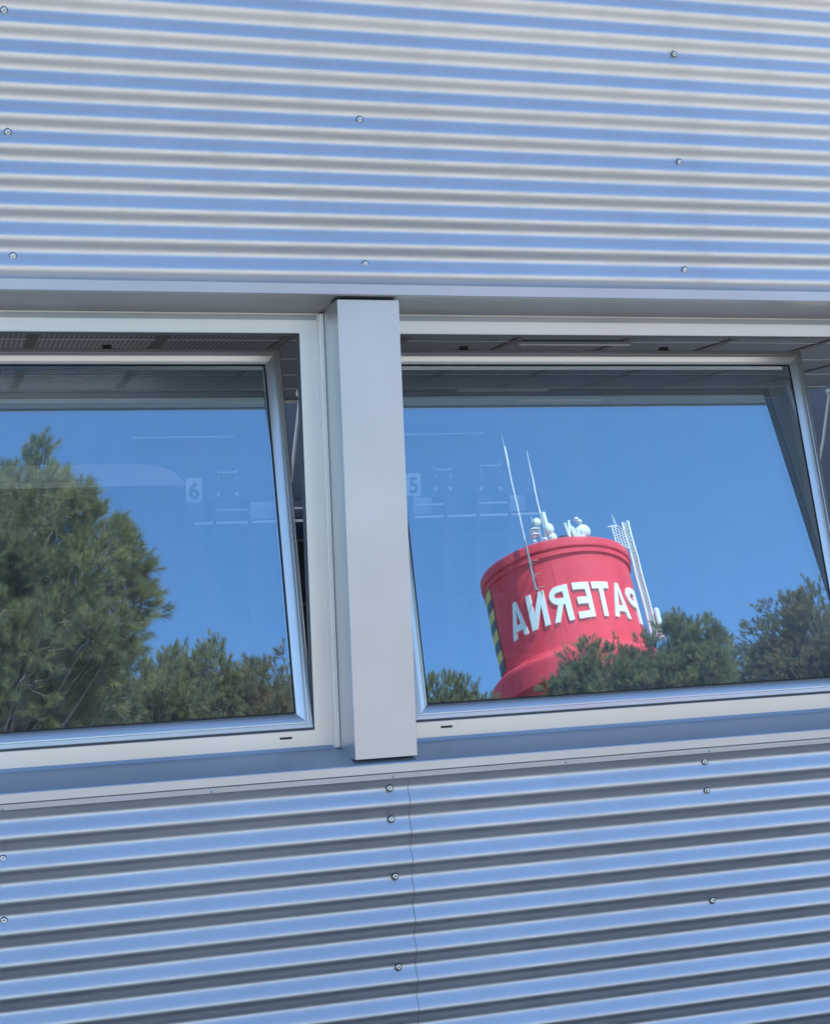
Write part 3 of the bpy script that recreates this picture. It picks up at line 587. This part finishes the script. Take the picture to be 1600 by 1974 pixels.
def pine(name, base, crown_c, rad, top_spikes, nclump, nshoot, nneedle, nlen, nwid, shlen, label, group, mt=M_needle, seed=1, front=None):
    """base (x,y); crown_c (x,y,z) centre of an ellipsoid of radii rad; top_spikes = [(x,y,z)] leading shoots that break the outline"""
    rs = np.random.default_rng(seed); cc = np.array(crown_c, float); rad = np.array(rad, float)
    root = empty(name, (base[0], base[1], GZ)); tag(root, label, 'tree', group)
    cl = []
    for i in range(nclump):
        d = rs.normal(size=3); d /= np.linalg.norm(d)
        if d[2] < -.55: d[2] *= -.6
        cl.append((cc + d * rad * np.array([1 + .30 * max(0, d[2]), 1, 1]) * rs.uniform(.25, 1.0) ** .5 * .93, rs.uniform(.15, .27) * rad[:2].mean() * .75))
    for s in top_spikes: cl.append((np.array(s, float) - np.array([0, 0, .22 * k_]) + rs.normal(size=3) * .03, .075 * rad[0] + .03)) if False else [cl.append((np.array(s, float) - np.array([0, 0, (.10 if nclump > 335 else .28) + .17 * k_]) + rs.normal(size=3) * .02, (.05 + .02 * k_) * rad[0] + .02)) for k_ in range(4 if nclump > 335 else 1)]
    # wood
    wd = MB(); b0 = Vector((base[0], base[1], GZ)); tp_ = Vector((cc[0], cc[1], cc[2] + rad[2] * .55)); mid = b0.lerp(tp_, .5) + Vector((rs.uniform(-.3, .3), rs.uniform(-.3, .3), 0))
    pts = [(b0 * (1 - t) ** 2 + mid * 2 * t * (1 - t) + tp_ * t * t) for t in np.linspace(0, 1, 10)]
    r0 = .05 * rad[0] + .04
    wd.tube(pts, [r0 * (1.25 - 1.1 * t) + .012 for t in np.linspace(0, 1, 10)], 10); wd.build('trunk', M_bark, root)
    lb_ = MB(); S0 = []; S1 = []
    for c, r in cl:
        t = min(max((c[2] - GZ) / (tp_.z - GZ) - .18, .3), .97); k = t * 9; i = int(k); a = pts[min(i, 8)].lerp(pts[min(i + 1, 9)], k - i); e = Vector(c)
        m_ = a.lerp(e, .5) + Vector((rs.uniform(-.1, .1), rs.uniform(-.1, .1), -.12 * (e - a).length))
        q_ = [(a * (1 - s) ** 2 + m_ * 2 * s * (1 - s) + e * s * s) for s in np.linspace(0, 1, 6)]
        lb_.tube(q_, [.014 * rad[0] * (1.1 - s) + .005 for s in np.linspace(0, 1, 6)], 6, cap=False)
        n_ = nshoot if c[2] < cc[2] + rad[2] * .8 else max(8, nshoot // 2)
        for j in range(n_):
            d = rs.normal(size=3); d /= np.linalg.norm(d)
            p = c + d * r * rs.uniform(.15, 1) ** .6 * np.array([1, 1, .85])
            out_ = (c - cc) / rad * .6 + d * .6 + np.array([0, 0, .55]) + rs.normal(size=3) * .30; out_ /= np.linalg.norm(out_)
            S0.append(p); S1.append(out_)
            lb_.tube([Vector(c).lerp(Vector(p), .55), Vector(p), Vector(p + out_ * shlen * .8)], [.006, .005, .003], 3, cap=False)
    lb_.build('branch', M_bark, root)
    for s in top_spikes:
        S0.append(np.array(s) - np.array([0, 0, shlen])); S1.append(np.array([0, 0, 1.]))
    S0 = np.array(S0); S1 = np.array(S1); ns = len(S0)
    # needles: bottle-brush round every shoot, leaning forward
    ln = shlen * rs.uniform(.6, 1.25, ns)
    idx = np.repeat(np.arange(ns), nneedle); n = len(idx)
    t = rs.uniform(0.05, 1.0, n) ** .8
    ax = S1[idx]; ref = np.where(np.abs(ax[:, 2:3]) < .9, np.array([[0, 0, 1.]]), np.array([[1., 0, 0]]))
    ua = np.cross(ax, ref); ua /= np.linalg.norm(ua, axis=1, keepdims=True); ub = np.cross(ax, ua)
    ph = rs.uniform(0, 2 * PI, n); rd = ua * np.cos(ph)[:, None] + ub * np.sin(ph)[:, None]
    lean = rs.uniform(.30, 1.15, n)[:, None] * (1.2 - .7 * t[:, None])
    dr = ax + rd * lean * 1.3; dr /= np.linalg.norm(dr, axis=1, keepdims=True)
    P = S0[idx] + ax * (ln[idx] * t)[:, None]
    L_ = nlen * rs.uniform(.65, 1.15, n)[:, None]; sag = np.array([[0, 0, -1.]]) * .12 * L_
    wv_ = np.cross(dr, rs.normal(size=(n, 3))); wv_ /= np.linalg.norm(wv_, axis=1, keepdims=True); wv_ *= nwid / 2
    A_ = P - wv_; B_ = P + wv_; C_ = P + dr * L_ + sag
    co_ = np.stack([A_, B_, C_], 1).reshape(-1, 3).astype(np.float32)
    me = bpy.data.meshes.new('foliage'); me.vertices.add(3 * n); me.vertices.foreach_set('co', co_.ravel())
    me.loops.add(3 * n); me.loops.foreach_set('vertex_index', np.arange(3 * n, dtype=np.int32))
    me.polygons.add(n); me.polygons.foreach_set('loop_start', np.arange(0, 3 * n, 3, dtype=np.int32)); me.polygons.foreach_set('loop_total', np.full(n, 3, dtype=np.int32))
    at = me.attributes.new('tone', 'FLOAT', 'FACE')
    st = rs.beta(2, 2.6, ns); st[rs.uniform(size=ns) < .05] = 1.0
    at.data.foreach_set('value', np.clip(st[idx] + rs.normal(size=n) * .10, 0, 1).astype(np.float32))
    me.materials.append(mt); me.update(); me.validate()
    o = bpy.data.objects.new('foliage', me); COL.objects.link(o); o.parent = root; o.matrix_parent_inverse = Matrix.Translation(-Vector(root.location))
    return root
G = 'pine trees mirrored in the windows'
pine('pine_tree', (.2, -12.1), (.25, -12.1, 5.2), (2.0, 1.6, 2.65), [(1.02, -12, 7.75), (1.18, -11.9, 7.9), (1.40, -12, 7.5), (1.66, -12.0, 7.3), (.75, -12, 7.6), (2.0, -12, 6.85), (.3, -12.2, 7.9), (2.2, -12, 6.3)],
     340, 22, 85, .125, .0045, .13, 'large near pine with long needles filling the left side of the left window', G, seed=3)
pine('pine_tree', (3.2, -20.0), (3.2, -20.0, 6.9), (1.85, 1.4, 1.95), [(3.7, -20, 8.75), (3.1, -20, 8.9), (2.6, -20, 8.7)], 300, 17, 44, .11, .0075, .13, 'bushy pine low in the left window, beside the large near pine', G, seed=5)
pine('pine_tree', (4.5, -20.6), (4.42, -20.4, 7.0), (1.15, 1.2, 2.05), [(4.4, -20.2, 9.1), (4.55, -20.2, 9.0), (4.2, -20.2, 8.9)], 240, 17, 44, .11, .0075, .13, 'pine with one raised rounded top in the middle of the left window', G, seed=6)
pine('pine_tree', (5.0, -21.4), (5.05, -21.3, 6.7), (1.5, 1.2, 2.0), [(4.9, -21.2, 8.7), (5.4, -21.2, 8.6)], 260, 17, 44, .11, .0075, .13, 'pine behind and right of the raised top, low in the left window', G, seed=7)
pine('pine_tree', (5.9, -19.4), (5.75, -19.4, 6.45), (1.55, 1.2, 1.95), [(5.45, -19.2, 8.4), (5.75, -19.2, 8.55), (6.0, -19.3, 8.4)], 270, 17, 44, .11, .0075, .13, 'pine at the lower right corner of the left window with some rusty shoots', G, mt=M_needle2, seed=8)
pine('pine_tree', (10.3, -26.4), (10.25, -26.4, 8.8), (1.5, 1.2, 1.75), [(10.4, -26.4, 10.6)], 190, 17, 44, .12, .009, .14, 'small round pine at the lower left corner of the right window', G, seed=9)
pine('pine_tree', (12.6, -23.6), (12.95, -23.6, 8.1), (1.15, 1.2, 1.95), [(12.7, -23.5, 9.95), (12.95, -23.5, 9.95), (12.35, -23.5, 9.5), (13.3, -23.5, 9.9)], 250, 17, 44, .12, .0085, .15, 'dark green pine in front of the foot of the red tank', G, seed=10)
pine('pine_tree', (14.0, -22.9), (14.0, -22.9, 7.9), (.95, 1.2, 1.95), [(14.1, -22.7, 10.05), (14.35, -22.7, 10.1)], 230, 17, 44, .12, .0085, .15, 'feathery pine just right of the red tank', G, seed=11)
pine('pine_tree', (14.65, -22.6), (14.65, -22.6, 8.2), (.85, 1.0, 1.95), [(14.75, -22.6, 9.8)], 210, 17, 44, .12, .0085, .15, 'slim pale pine between the feathery pine and the olive pine at the right', G, seed=12)
pine('pine_tree', (13.8, -16.5), (13.8, -16.6, 5.9), (1.55, 1.4, 1.85), [(13.6, -16.6, 7.65)], 370, 17, 46, .09, .0070, .10, 'olive brown pine at the right edge of the right window', G, mt=M_needle2, seed=13)
